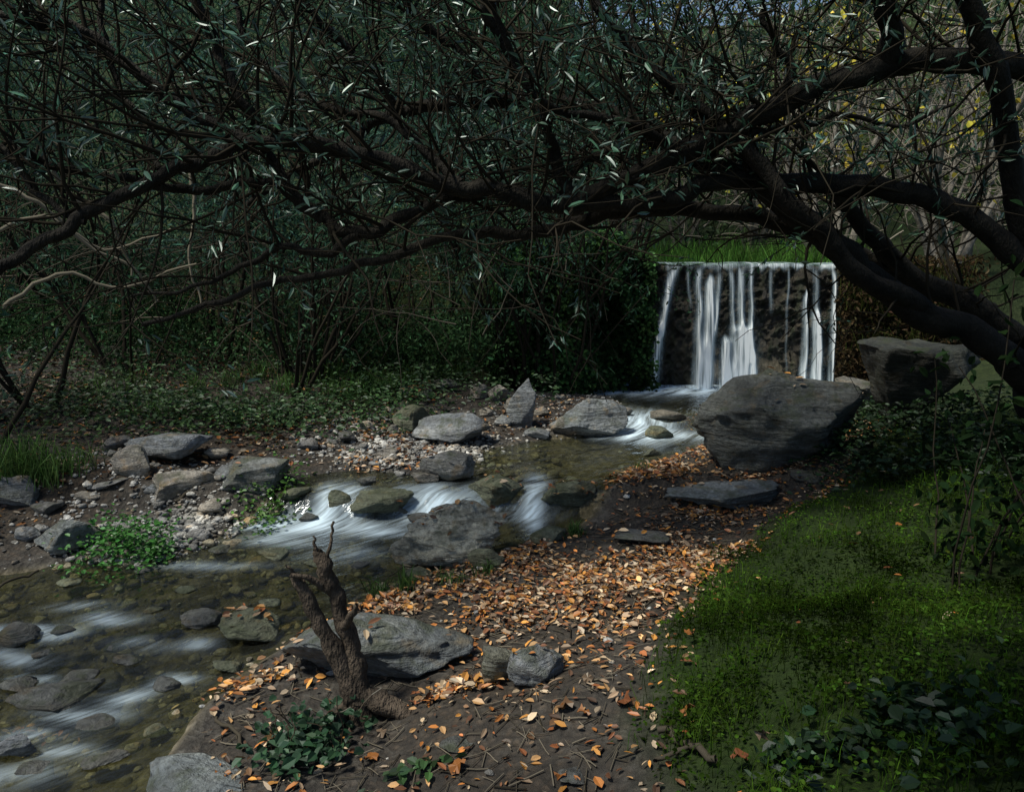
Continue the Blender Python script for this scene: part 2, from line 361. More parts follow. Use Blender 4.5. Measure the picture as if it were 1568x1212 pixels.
rl=[(240,712,125,50,1,blue),(195,732,62,50,2,warm),(268,774,115,56,3,warm),(150,750,100,22,4,(1,1,1)),(80,855,105,62,5,(.9,1,1)),(12,785,66,56,6,blue),
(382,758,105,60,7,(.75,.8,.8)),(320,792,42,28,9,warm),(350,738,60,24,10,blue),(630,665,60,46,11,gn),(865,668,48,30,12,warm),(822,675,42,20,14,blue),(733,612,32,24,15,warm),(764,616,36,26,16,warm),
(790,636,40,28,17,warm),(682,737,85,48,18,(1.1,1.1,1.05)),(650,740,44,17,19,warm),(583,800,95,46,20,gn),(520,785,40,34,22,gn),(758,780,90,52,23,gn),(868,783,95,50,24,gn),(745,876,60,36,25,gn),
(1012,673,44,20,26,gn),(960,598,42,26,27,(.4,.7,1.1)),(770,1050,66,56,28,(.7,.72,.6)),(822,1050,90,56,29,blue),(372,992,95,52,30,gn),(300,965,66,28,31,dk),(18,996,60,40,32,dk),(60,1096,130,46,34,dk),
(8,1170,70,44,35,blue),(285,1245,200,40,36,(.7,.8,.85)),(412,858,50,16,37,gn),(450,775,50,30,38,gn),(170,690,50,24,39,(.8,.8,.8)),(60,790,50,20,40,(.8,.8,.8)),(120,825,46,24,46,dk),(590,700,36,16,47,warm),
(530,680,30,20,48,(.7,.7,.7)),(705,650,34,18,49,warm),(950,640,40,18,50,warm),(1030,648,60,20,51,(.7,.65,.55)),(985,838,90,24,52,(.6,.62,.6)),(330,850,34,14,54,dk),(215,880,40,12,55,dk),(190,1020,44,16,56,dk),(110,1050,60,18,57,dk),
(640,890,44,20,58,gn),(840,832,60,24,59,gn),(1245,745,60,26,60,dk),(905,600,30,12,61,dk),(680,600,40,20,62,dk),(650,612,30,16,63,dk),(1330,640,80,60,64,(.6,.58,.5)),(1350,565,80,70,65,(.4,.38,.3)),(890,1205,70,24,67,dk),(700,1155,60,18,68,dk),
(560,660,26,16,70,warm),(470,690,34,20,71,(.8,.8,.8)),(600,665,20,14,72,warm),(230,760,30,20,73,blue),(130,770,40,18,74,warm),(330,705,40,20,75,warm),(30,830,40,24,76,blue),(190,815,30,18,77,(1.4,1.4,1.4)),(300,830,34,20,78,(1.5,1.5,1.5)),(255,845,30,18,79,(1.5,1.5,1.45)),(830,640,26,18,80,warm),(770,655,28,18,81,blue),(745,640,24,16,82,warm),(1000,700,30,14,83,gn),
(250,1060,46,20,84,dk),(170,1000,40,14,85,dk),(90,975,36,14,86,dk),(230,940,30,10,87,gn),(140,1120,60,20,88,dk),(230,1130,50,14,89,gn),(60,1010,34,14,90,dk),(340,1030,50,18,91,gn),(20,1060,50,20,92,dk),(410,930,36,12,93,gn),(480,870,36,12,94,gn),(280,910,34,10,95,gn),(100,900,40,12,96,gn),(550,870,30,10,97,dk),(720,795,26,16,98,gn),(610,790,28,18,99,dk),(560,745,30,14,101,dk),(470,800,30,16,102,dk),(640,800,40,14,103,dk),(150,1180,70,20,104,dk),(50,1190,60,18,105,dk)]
b=Buf()
for u,v,w,h,sd,c in rl:
    lf=26 if sd in(23,24,30) else (6 if w>80 and u>300 else 0)
    rock_at(b,u,v,w,h,100+sd,depth=.75,col=c,sub=4 if w>60 else 3,rz=rng.uniform(-.15,.15),tilt=rng.uniform(-.12,.12),leafy=lf)
b.build('river_stones',MAT_ROCK)
protos=[rockshape(2,500+i,8,.05) for i in range(8)]
def scatter_rocks(buf,pts,sizes,cols,bury=.3):
    for p,s,c in zip(pts,sizes,cols):
        v,f=protos[rng.integers(8)];v=v*np.array([s,s*rng.uniform(.6,1),s*rng.uniform(.4,.75)])
        a=rng.uniform(0,6.28);c_,s_=math.cos(a),math.sin(a);v=v@np.array([[c_,s_,0],[-s_,c_,0],[0,0,1]])
        buf.add(v+p+np.array([0,0,s*.5*(1-bury)]),f,c)
def pts_around(u,v,ru,rv,n):
    c=G(u,v);sc=c[1]/F;fx=ru*sc;fy=rv*c[1]/(v-395.)
    return rng.normal(size=(n,2))*np.array([fx,fy])*.6+c[:2]
pb=[];
for u,v,ru,rv,n in [(610,690,120,24,1700),(720,690,60,18,250),(270,815,75,34,1200),(160,860,80,10,120),(560,650,90,18,260),(230,750,120,25,300),(800,640,110,20,260),(90,800,90,30,160),(870,610,80,8,120),(330,730,70,20,160),(1000,630,70,14,140),(150,700,120,20,120)]:
    pb.append(pts_around(u,v,ru,rv,n))
pb.append(np.c_[rng.uniform(-3.5,3,350),rng.uniform(3,12.5,350)])
bx=np.c_[rng.uniform(-6,.5,4600),rng.uniform(3,9.5,4600)];bx=bx[sdf(bx[:,0],bx[:,1])<0];nb_=len(bx);pb.append(bx)
pb=np.concatenate(pb);isb=np.arange(len(pb))>=len(pb)-nb_;A,S=flow(pb[:,0],pb[:,1]);kk=(pb[:,0]-XG(pb[:,1])<-.1)|(A>0);pb=pb[kk];isb=isb[kk];zz=H(pb[:,0],pb[:,1]);n=len(pb)
sz=np.clip(.015*np.exp(rng.normal(size=n)*.55),.008,.06)*np.where(isb,1.6,1.)
cc=rng.uniform(.7,2.9,size=(n,1))*np.where(isb[:,None],np.array([[.8,.72,.52]]),np.array([[1,1.,.97]]))
b=Buf();scatter_rocks(b,np.c_[pb,zz],sz,cc);b.build('gravel',MAT_PEB)
# ------------------------------------------------------------------ leaves
def unit(a):return a/np.maximum(np.linalg.norm(a,axis=-1,keepdims=True),1e-9)
def leaves(buf,pos,ax,nr,L,Wd,col,fold=.25,shape=.3):
    n=len(pos)
    if n==0:return
    ax=unit(ax);sd=unit(np.cross(ax,nr));nr=unit(np.cross(sd,ax))
    L=np.broadcast_to(L,(n,))[:,None];Wd=np.broadcast_to(Wd,(n,))[:,None]
    up=nr*Wd*fold
    V=np.stack([pos,pos+ax*L*.27+sd*Wd*.46+up,pos+ax*L*.68+sd*Wd*.40+up*.8,pos+ax*L,pos+ax*L*.66-sd*Wd*.42+up,pos+ax*L*.3-sd*Wd*.46+up*.9],1).reshape(-1,3)
    i=np.arange(n)[:,None]*6
    f=np.concatenate([i+np.array([[0,1,2,3]]),i+np.array([[0,3,4,5]])])
    col=np.broadcast_to(col,(n,3));buf.add(V,f,np.repeat(col,6,axis=0))
def rnd(n):return unit(rng.normal(size=(n,3)))
def vary(col,n,k=.3,hue=.08):
    return np.array(col)[None]*np.exp(rng.normal(size=(n,1))*k)*(1+rng.normal(size=(n,3))*hue)
def blob(buf,c,rad,n,L,wr,col,k=.35,sub=14,tight=.35):
    cs=rnd(sub)*rng.uniform(.2,1,size=(sub,1))**.5*np.array(rad)+np.array(c)
    i=rng.integers(sub,size=n);p=cs[i]+rng.normal(size=(n,3))*np.array(rad)*tight
    shade=rng.uniform(.5,1.5,size=sub)[i][:,None]
    ll=L*rng.uniform(.6,1.3,n);ax=rnd(n)+np.array([0,0,-.3])
    leaves(buf,p,ax,rnd(n)+np.array([0,0,.8]),ll,ll*wr,vary(col,n,k)*shade)
def blades(buf,base,hgt,wd,lean,col,droop=.5):
    n=len(base);a=rng.uniform(0,6.28,n);d=np.c_[np.cos(a),np.sin(a),0*a]
    a2=rng.uniform(0,6.28,n);s=np.c_[np.cos(a2),np.sin(a2),0*a]
    hgt=np.broadcast_to(hgt,(n,))[:,None];wd=np.broadcast_to(wd,(n,))[:,None];lean=np.broadcast_to(lean,(n,))[:,None]
    up=np.array([[0,0,1.]]);m1=base+(up*.6+d*lean*.3)*hgt;tp=base+(up*(1-droop*lean)+d*lean)*hgt
    V=np.stack([base-s*wd*.5,base+s*wd*.5,m1+s*wd*.4,m1-s*wd*.4,tp+s*wd*.05,tp-s*wd*.05],1).reshape(-1,3)
    i=np.arange(n)[:,None]*6;f=np.concatenate([i+np.array([[0,1,2,3]]),i+np.array([[3,2,4,5]])])
    buf.add(V,f,np.repeat(np.broadcast_to(col,(n,3)),6,axis=0))
LC=np.array([(.36,.14,.035),(.22,.08,.03),(.42,.25,.11),(.12,.055,.028),(.34,.27,.19),(.07,.04,.025),(.42,.20,.045),(.48,.37,.24),(.18,.10,.05),(.24,.17,.11)])
def litter(buf,pts,L,cols=LC,lift=.006,wr=(.28,.62),pw=None,gain=1.,z=None):
    n=len(pts);z=(H(pts[:,0],pts[:,1]) if z is None else z)+lift+rng.uniform(0,.02,n)
    a=rng.uniform(0,6.28,n);ax=np.c_[np.cos(a),np.sin(a),rng.normal(size=n)*.25]
    nr=np.c_[rng.normal(size=(n,2))*.4,np.ones(n)]
    l=L*rng.uniform(.45,1.6,n);c=cols[rng.choice(len(cols),n,p=pw)]*np.exp(rng.normal(size=(n,1))*.35)*gain
    leaves(buf,np.c_[pts[:,:2],z],ax,nr,l,l*rng.uniform(*wr,n),c,.18)
b=Buf()
N=130000
q=np.c_[rng.uniform(-2.2,4.2,N),rng.uniform(2.6,11,N)]
d=sdf(q[:,0],q[:,1]);A,S=flow(q[:,0],q[:,1])
pr=ss(-.02,.2,d)*(A<0)*ss(.3,-.15,q[:,0]-XG(q[:,1]))*np.clip(.48+1.5*fbm(q[:,0]*1.6,q[:,1]*1.6,0,21,3),.08,1)*(.16+.84*ss(3.6,5.0,q[:,1]-.35*ss(0,-1.2,q[:,0])))
q1=q[rng.uniform(size=len(q))<pr*.78];litter(b,q1,.046)
pr=(A<0)*ss(-.1,.2,q[:,0]-XG(q[:,1]))*.003+(A>0)*ss(.0,.3,d)*.10*np.clip(.4+1.2*fbm(q[:,0]*2,q[:,1]*2,0,23,3),0,1)
q2=q[rng.uniform(size=len(q))<pr];litter(b,q2,.05,gain=.7,lift=.02)
q=np.c_[rng.uniform(-10,-1,40000),rng.uniform(6,16,40000)];d=sdf(q[:,0],q[:,1])
pr=ss(.2,1.2,d)*np.clip(.45+fbm(q[:,0],q[:,1],0,25,3),0,1);q3=q[rng.uniform(size=len(q))<pr];litter(b,q3,.06,gain=.5)
for u,v,ru,rv,n in [(40,1085,60,14,50),(1060,640,60,10,300),(1000,725,60,14,900),(850,640,80,12,200),(700,1060,60,14,200),(600,930,60,20,300),(390,1050,70,20,140),(640,715,60,14,60),(560,715,60,8,110)]:
    p=pts_around(u,v,ru,rv,n);litter(b,p,.05,lift=.02)
tp=np.concatenate(TOPS);litter(b,tp,.06,lift=.012,z=tp[:,2])
b.build('fallen_leaves',MAT_LITTER,smooth=False)
b=Buf()
for i in range(34):
    if i<6:p=G(*[(1300,1080),(1130,1190),(1050,1110),(900,1045),(955,1085),(1165,1160)][i])[:2]
    else:p=np.array([rng.uniform(-1.6,1.),rng.uniform(2.8,6.)])
    if sdf(*p)<.05:continue
    k=15;th=np.linspace(0,2*np.pi,k,endpoint=False);r=.038*(.6+.4*np.abs(np.cos(th*2.5)))*rng.uniform(.7,1.3)
    V=np.c_[r*np.cos(th),r*np.sin(th),.3*r*np.cos(2*th)+.008*rng.normal(size=k)];V=np.r_[[[0,0,0]],V]
    ax=rng.normal(size=3)*.35;Rm=np.array(Matrix.Rotation(rng.uniform(0,6.28),3,'Z')@Matrix.Rotation(ax[0]*1.2,3,'X')@Matrix.Rotation(ax[1]*1.2,3,'Y'))
    V=V@Rm.T+np.array([p[0],p[1],H(*p)+.03+ (.05 if p[0]>XG(p[1]) else 0)])
    f=[[0,j+1,(j+1)%k+1] for j in range(k)];b.add(V,f,LC[rng.choice([0,1,2,8,9])]*.6)
b.build('plane_tree_leaves',MAT_LITTER,smooth=False)
# ------------------------------------------------------------------ grass mound (right bank)
b=Buf()
q=np.c_[rng.uniform(.2,6,300000),rng.uniform(1.6,9.5,300000)]
g=q[:,0]-XG(q[:,1])+.35*fbm(q[:,0]*2,q[:,1]*2,0,4,3)
cl=fbm(q[:,0]*2.5,q[:,1]*2.5,0,31,3)
pr=ss(-.1,.2,g)*(.35+.65*ss(6.5,2.5,q[:,1]))*np.clip(.6+1.4*cl,.12,1)*(q[:,0]<.68*q[:,1]+.8)*ss(8.3,7.2,q[:,1]+.35*(q[:,0]-2.5))
q=q[rng.uniform(size=len(q))<pr];h=H(q[:,0],q[:,1]);n=len(q);k=rng.uniform(size=n)<.45
lush=(np.clip(.65+1.3*fbm(q[:,0]*1.8,q[:,1]*1.8,0,33,4),.15,1.6))[:,None]
base=np.c_[q,h]
hh=.04+.10*np.clip(.4+1.3*fbm(q[:,0]*4,q[:,1]*4,0,35,3),0,1)
blades(b,base[k],hh[k]*rng.uniform(.5,1.7,k.sum()),.0035,rng.uniform(.1,1.,k.sum()),vary((.048,.10,.012),k.sum(),.4)*lush[k])
j=~k;n2=j.sum();a=rng.uniform(0,6.28,n2)
leaves(b,base[j]+np.c_[np.zeros((n2,2)),hh[j]*rng.uniform(.2,.9,n2)],np.c_[np.cos(a),np.sin(a),rng.uniform(-.2,.4,n2)],np.c_[rng.normal(size=(n2,2))*.5,np.ones(n2)],rng.uniform(.012,.034,n2),rng.uniform(.010,.022,n2),vary((.042,.088,.012),n2,.4)*lush[j])
b.build('grass',MAT_GRASS)
def tuft(buf,p,n,h,spread,col):
    base=np.array(p)+np.c_[rng.normal(size=(n,2))*spread,np.zeros(n)]
    blades(buf,base,h*rng.uniform(.5,1.2,n),.007+.004*h,rng.uniform(.2,1.1,n),vary(col,n,.35),.55)
b=Buf()
for u,v,n,h in [(40,730,260,.55),(80,740,160,.4),(10,745,160,.5),(110,720,80,.4),(880,822,90,.16),(985,722,60,.12),(620,905,60,.22),(580,915,50,.22),(740,880,40,.15),(690,895,50,.15),
  (545,575,260,.55),(600,560,200,.55),(500,585,150,.45),(640,560,150,.5),(580,600,150,.35),(440,600,120,.35),(680,560,150,.5),(700,520,120,.5),(480,560,120,.45),(350,590,80,.35),(230,640,60,.35),(200,600,60,.4),(620,590,160,.4),(660,580,120,.4),(520,610,120,.35),(400,580,100,.4),(740,560,100,.4),(700,585,120,.4),(560,600,120,.4),(760,585,80,.3),(300,600,80,.3),(150,600,80,.35)]:
    tuft(b,G(u,v),n,h,.12 if h>.3 else .04,(.06,.115,.035))
b.build('sedge_tufts',MAT_GRASS)
b=Buf()
for i in range(80):
    xx,yy=rng.uniform(1.8,6.5),rng.uniform(14.6,17);tuft(b,(xx,yy,float(H(xx,yy))),60,rng.uniform(.4,.9),.2,np.array((.13,.30,.06))*rng.uniform(.3,1.3))
b.build('tall_grass',MAT_GRASS)
def herb(buf,pts,h,L,wr,col,k=.35):
    n=len(pts);z=H(pts[:,0],pts[:,1]);a=rng.uniform(0,6.28,n)
    p=np.c_[pts,z+h*rng.uniform(0,1,n)**.7];ll=L*rng.uniform(.6,1.3,n)
    leaves(buf,p,np.c_[np.cos(a),np.sin(a),rng.uniform(-.5,.4,n)],np.c_[rng.normal(size=(n,2))*.5,np.ones(n)],ll,ll*wr,vary(col,n,k))
b=Buf()
for u,v,ru,rv,n,h,c in [(185,845,60,24,750,.2,(.05,.16,.03)),(235,860,30,14,200,.14,(.05,.15,.03)),(415,775,45,20,520,.2,(.065,.15,.025)),(300,640,110,24,1300,.24,(.04,.08,.025)),(420,650,120,20,1300,.24,(.035,.07,.025)),(540,625,90,18,1100,.22,(.04,.085,.025)),(200,625,120,20,900,.22,(.04,.07,.024)),(90,640,100,20,600,.25,(.035,.06,.022)),(600,610,60,12,600,.22,(.04,.09,.03)),
   (1300,690,70,22,700,.22,(.025,.055,.018)),(1340,650,60,25,600,.3,(.025,.05,.018)),(1260,700,40,16,260,.12,(.03,.07,.02)),(1450,660,130,30,1700,.3,(.018,.038,.012)),(1520,720,80,40,1000,.3,(.014,.032,.01)),(460,1180,60,26,120,.14,(.03,.075,.035)),(620,1200,60,14,30,.05,(.04,.08,.03)),(1420,1120,110,60,260,.12,(.014,.035,.012)),(1250,1180,90,30,120,.10,(.014,.035,.012))]:
    big=.06 if v<700 else .045
    if v>1100:big=.06
    herb(b,pts_around(u,v,ru,rv,n),h,big,.7,c)
q=np.c_[rng.uniform(-11,1,20000),rng.uniform(8.5,16,20000)];d=sdf(q[:,0],q[:,1])
q=q[(d>.9)&(rng.uniform(size=20000)<np.clip(.40+1.8*fbm(q[:,0],q[:,1],0,41,3)+.25*ss(10,12,q[:,1]),0,1))];herb(b,q,.4,.08,.45,(.038,.072,.03),.5)
b.build('ground_cover_plants',MAT_LEAF,smooth=False)
b=Buf()
n=22000;xx=rng.uniform(-.3,2.28,n);tt=rng.uniform(0,1,n)**.8
base=12.75-.55*ss(2.2,.6,xx)
p=np.c_[xx,base-.22+.45*tt+rng.normal(size=n)*.12+.35*fbm(xx*2,tt*3,0,2,3),.02+tt*(2.25+.5*fbm(xx*2,0,0,3,3))]
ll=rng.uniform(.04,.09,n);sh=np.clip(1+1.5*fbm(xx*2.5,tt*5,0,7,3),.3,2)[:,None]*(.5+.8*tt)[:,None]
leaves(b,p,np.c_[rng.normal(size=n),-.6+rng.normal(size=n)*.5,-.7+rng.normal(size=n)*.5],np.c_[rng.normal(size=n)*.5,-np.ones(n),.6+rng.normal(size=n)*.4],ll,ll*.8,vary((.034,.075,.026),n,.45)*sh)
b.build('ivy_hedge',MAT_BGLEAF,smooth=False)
b=Buf()
n=8000;xx=rng.uniform(5.15,7.4,n);tt=rng.uniform(0,1,n)
p=np.c_[xx,12.7+rng.normal(size=n)*.15,.1+tt*2.0]
ll=rng.uniform(.05,.11,n);leaves(b,p,rnd(n)+np.array([0,-.3,-.6]),np.c_[rng.normal(size=n)*.5,-np.ones(n),.6+rng.normal(size=n)*.4],ll,ll*.4,vary((.04,.03,.016),n,.5))
for i in range(36):
    xx=rng.uniform(5.2,7.2);tuft(b,(xx,12.6,rng.uniform(.6,2.0)),40,.5,.1,np.array((.055,.07,.02))*rng.uniform(.4,1.3))
b.build('bank_vegetation',MAT_BGLEAF,smooth=False)
# ------------------------------------------------------------------ tubes / trees
def tube(buf,pts,rad,sides=8,col=(1,1,1)):
    pts=np.asarray(pts,float);n=len(pts);t=np.gradient(pts,axis=0);t=unit(t)
    mean=unit(pts[-1]-pts[0]+1e-6);ref=np.eye(3)[np.argmin(np.abs(mean))]
    a=unit(np.cross(t,ref[None]));c=np.cross(t,a)
    th=np.linspace(0,2*np.pi,sides,endpoint=False)
    V=pts[:,None]+np.asarray(rad)[:,None,None]*(np.cos(th)[None,:,None]*a[:,None]+np.sin(th)[None,:,None]*c[:,None])
    i=np.arange(n-1)[:,None]*sides;j=np.arange(sides)[None]
    f=np.stack([i+j,i+(j+1)%sides,i+sides+(j+1)%sides,i+sides+j],-1).reshape(-1,4)
    buf.add(V.reshape(-1,3),f,col)
def spline(pts,k=6):
    pts=np.asarray(pts,float);p=np.vstack([2*pts[0]-pts[1],pts,2*pts[-1]-pts[-2]]);out=[]
    for i in range(1,len(p)-2):
        for s in np.arange(k)/k:
            a,b_,c,d_=p[i-1:i+3];out.append(.5*((2*b_)+(-a+c)*s+(2*a-5*b_+4*c-d_)*s*s+(-a+3*b_-3*c+d_)*s**3))
    out.append(pts[-1]);return np.array(out)
def twig(p,d,L,wig=.25,up=0.,n=7):
    out=[p];d=unit(d);st=L/(n-1)
    for i in range(n-1):
        d=unit(d+rng.normal(size=3)*wig+np.array([0,0,up]));out.append(out[-1]+d*st)
    return np.array(out)
tree=empty('arching_tree');limbs=Buf();tw=Buf();tl=Buf()
def limb(pts,r0,r1,knob=.14):
    w=spline([P(*q) for q in pts],7);n=len(w);k=np.linspace(0,1,n)
    w=w+np.c_[fbm(k*n*.35,r0*900,0,1,2),fbm(k*n*.35,r0*900,5,2,2)*.5,fbm(k*n*.35,r0*900,9,3,2)]*.035
    rad=(r0+(r1-r0)*k)*(1+knob*fbm(k*n*.4,r1*700,0,4,3))
    sh=rng.uniform(.8,1.15);tube(limbs,w,rad,10,(sh,sh,sh));return w,rad
LM=[]
def L_(*a):LM.append(limb(*a))
L_([(1640,112,5.9),(1568,106,5.9),(1480,97,5.8),(1400,94,5.8),(1350,106,5.8),(1270,130,5.8),(1190,166,5.8),(1110,202,5.8),(1040,236,5.8),(980,266,5.8),(930,290,5.8),(885,312,5.8),(850,318,5.8),(780,300,5.7),(700,283,5.6),(620,260,5.5),(540,232,5.4),(460,217,5.3),(400,215,5.2),(330,235,5.1),(270,262,5.),(200,300,4.9),(120,338,4.8),(60,372,4.7),(0,408,4.6),(-60,440,4.5)],.09,.032)
L_([(1640,470,6.),(1568,400,6.),(1500,345,6.),(1430,305,6.),(1350,288,6.),(1260,282,6.),(1180,280,6.),(1110,275,5.9),(1050,295,5.8),(1000,310,5.8),(940,308,5.8),(885,312,5.8)],.095,.05)
L_([(1640,640,6.4),(1560,560,6.4),(1480,505,6.4),(1400,475,6.3),(1340,430,6.3),(1290,385,6.2),(1240,340,6.2),(1180,295,6.1),(1120,262,6.),(1060,238,6.),(1000,205,6.2),(930,172,6.4),(850,157,6.5),(780,156,6.6),(700,158,6.6),(620,172,6.7),(560,197,6.8),(500,235,6.8),(440,275,6.9),(380,310,7.)],.13,.025)
L_([(1600,560,6.6),(1500,470,6.7),(1420,440,6.7),(1350,410,6.7),(1270,368,6.6),(1180,338,6.5),(1100,326,6.4),(1000,322,6.3),(930,328,6.2),(870,346,6.2),(800,362,6.1),(720,356,6.),(650,376,6.),(580,402,5.9),(510,415,5.9),(430,432,5.8),(330,460,5.7),(220,500,5.6)],.09,.016)
L_([(860,318,5.8),(780,292,5.8),(700,300,5.8),(620,332,5.8),(545,358,5.7),(490,335,5.7),(440,285,5.6),(400,216,5.6),(370,150,5.5),(335,80,5.5),(300,0,5.4),(280,-60,5.4)],.05,.028)
L_([(545,356,5.7),(500,392,5.7),(440,378,5.7),(380,400,5.7),(300,440,5.6),(200,455,5.6)],.035,.01)
L_([(875,312,5.8),(852,245,5.8),(832,185,5.7),(800,120,5.7),(760,50,5.6),(730,-20,5.5)],.05,.028)
L_([(490,335,5.7),(430,290,5.6),(380,280,5.5),(300,288,5.4),(200,275,5.2),(110,262,5.),(50,238,4.9),(-20,222,4.8)],.035,.022)
L_([(1352,106,5.8),(1368,60,5.7),(1345,0,5.6),(1320,-60,5.5)],.08,.055)
L_([(1440,-70,5.5),(1480,0,5.6),(1520,110,5.7),(1545,230,5.9),(1560,330,6.),(1590,420,6.)],.06,.09)
L_([(1450,505,6.4),(1390,455,6.2),(1320,425,6.),(1270,370,5.9),(1210,310,5.8),(1160,245,5.8),(1115,205,5.8),(1060,160,5.8),(1000,105,5.8),(950,50,5.8),(900,-10,5.8)],.085,.03)
L_([(780,158,6.6),(740,130,6.5),(690,70,6.4),(630,5,6.3),(600,-50,6.3)],.04,.028)
L_([(620,174,6.7),(580,130,6.6),(520,60,6.5),(450,-10,6.4)],.035,.022)
L_([(400,216,5.2),(340,200,5.2),(280,165,5.2),(220,115,5.2),(150,60,5.2),(90,35,5.1),(30,30,5.),(-30,10,5.)],.035,.03)
L_([(850,318,5.8),(880,260,6.),(930,230,6.2),(960,180,6.4),(985,110,6.5),(970,40,6.6),(960,-30,6.6)],.035,.02)
L_([(1190,166,5.8),(1210,110,5.8),(1180,50,5.8),(1160,-20,5.8)],.035,.02)
L_([(1270,282,6.),(1320,340,6.3),(1370,400,6.6),(1440,450,6.7),(1520,480,6.7)],.055,.09)
L_([(130,338,4.8),(60,300,4.8),(20,240,4.8),(-30,200,4.8)],.022,.015)
L_([(700,283,5.6),(640,220,5.7),(580,180,5.8),(500,160,5.9),(420,120,6.),(380,60,6.),(350,-20,6.)],.032,.02)
L_([(1040,236,5.8),(980,195,5.6),(900,180,5.5),(830,150,5.4),(780,80,5.3),(750,0,5.2)],.032,.018)
L_([(1110,202,5.8),(1200,200,5.9),(1290,175,6.),(1380,190,6.1),(1460,160,6.2)],.022,.012)
L_([(150,-20,5.6),(160,60,5.6),(185,140,5.6),(230,220,5.5),(240,262,5.4)],.02,.016)
L_([(1560,545,6.4),(1600,600,6.5),(1620,680,6.6)],.18,.24)
for w,rad in LM[:-1]:
    n=len(w);cnt=int(n*.62)
    for i in rng.integers(2,n,cnt):
        if w[i][2]<2.2 and rng.uniform()<.7:continue
        t=unit(w[min(i+1,n-1)]-w[i-1])
        dd=t*rng.uniform(-.3,1)+rnd(1)[0]*np.array([1,.9,1])*.8+np.array([-.1,0,rng.uniform(0,.9)])
        Lh=rng.uniform(.6,1.9);tp=twig(w[i],dd,Lh,.18,.02,8);r=min(rad[i]*.5,rng.uniform(.006,.016))
        tube(tw,tp,np.linspace(r,.003,8),5)
        for _ in range(rng.integers(1,4)):
            j=rng.integers(2,7);t2=twig(tp[j],tp[j]-tp[j-1]+rnd(1)[0]*.16,Lh*rng.uniform(.3,.6),.2,0,6)
            tube(tw,t2,np.linspace(r*.5,.002,6),4)
            if t2[:,2].min()>2.35 or rng.uniform()<.25:
                m_=rng.integers(6,18);jj=rng.integers(1,6,m_);ax=rnd(m_)*.8+unit(t2[-1]-t2[0]);ll=rng.uniform(.05,.11,m_)
                leaves(tl,t2[jj]+rng.normal(size=(m_,3))*.02,ax,rnd(m_)+np.array([0,0,.8]),ll,ll*.24,vary((.04,.09,.058),m_,.45))
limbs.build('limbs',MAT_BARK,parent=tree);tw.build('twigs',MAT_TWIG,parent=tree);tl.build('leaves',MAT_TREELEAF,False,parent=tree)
# stump
st=empty('tree_stump');b=Buf()
def sl(pts,r,sides=12):
    w=spline([P(*q) for q in pts],6);n=len(w);rr=np.interp(np.linspace(0,1,n),np.linspace(0,1,len(r)),r)*.75
    rr=rr*(1+.3*fbm(np.arange(n)*.6,r[0]*300,0,3,3));w=w+np.c_[fbm(np.arange(n)*.5,r[0]*99,1),0*rr,0*rr]*.02
    tube(b,w,rr,sides)
g0=G(545,1100)[1]
sl([(560,1115,g0),(540,1060,g0),(512,1000,g0),(486,945,g0-.02),(466,905,g0-.03),(450,880,g0-.04)],[.13,.09,.065,.05,.045,.035])
sl([(550,1070,g0),(540,1000,g0+.03),(524,940,g0+.03),(507,895,g0+.02),(495,865,g0),(488,842,g0)],[.09,.065,.06,.06,.055,.03])
sl([(500,880,g0),(506,840,g0),(511,798,g0)],[.015,.012,.008],6)
sl([(482,860,g0),(484,835,g0),(480,820,g0)],[.02,.012,.006],6)
sl([(468,905,g0),(455,880,g0-.05),(438,866,g0-.08)],[.02,.015,.008],6)
sl([(495,900,g0),(475,885,g0-.05),(446,880,g0-.08)],[.035,.022,.015],8)
sl([(525,960,g0),(540,940,g0-.1),(548,925,g0-.12)],[.035,.025,.015],8)
sl([(540,1060,g0),(590,1078,g0-.02),(640,1102,g0-.05),(690,1118,g0-.08)],[.09,.075,.05,.025])
sl([(540,1080,g0),(500,1110,g0-.1),(470,1140,g0-.2)],[.06,.045,.02])
sl([(560,1100,g0),(560,1140,g0-.15),(590,1180,g0-.35)],[.06,.04,.015])
b.build('stump_wood',bark_mat('bark_stump',(.022,.018,.014),(.12,.095,.07)),parent=st)
b=Buf();c=G(480,1150);n=240;p=c+rng.normal(size=(n,3))*np.array([.14,.10,.07])+np.array([0,.05,.08]);ll=rng.uniform(.03,.06,n)
leaves(b,p,np.c_[rng.normal(size=(n,2)),-.3+0*ll],np.c_[rng.normal(size=(n,2))*.5-np.array([0,.6]),np.ones(n)],ll,ll*.9,vary((.018,.05,.022),n,.35))
for i in range(16):
    t_=twig(c+np.array([rng.uniform(-.2,.2),rng.uniform(-.1,.2),0]),np.array([rng.normal()*.5,rng.normal()*.3,1]),rng.uniform(.15,.35),.25);tube(b,t_,np.full(7,.003),4,(.08,.06,.04))
b.build('ivy_plant',MAT_LEAF,False)
b=Buf()
for u0,v0,u1,v1,r in [(265,775,330,735,.014),(1010,1130,1100,1180,.016),(560,905,640,870,.006),(0,905,60,880,.01),(380,1150,330,1110,.01),(1000,1180,1060,1150,.01)]:
    a,c_=G(u0,v0),G(u1,v1);k=np.linspace(0,1,8)[:,None];w=a+(c_-a)*k+rng.normal(size=(8,3))*.012+np.array([0,0,.04]);tube(b,w,np.full(8,r),6,(2,2,2))
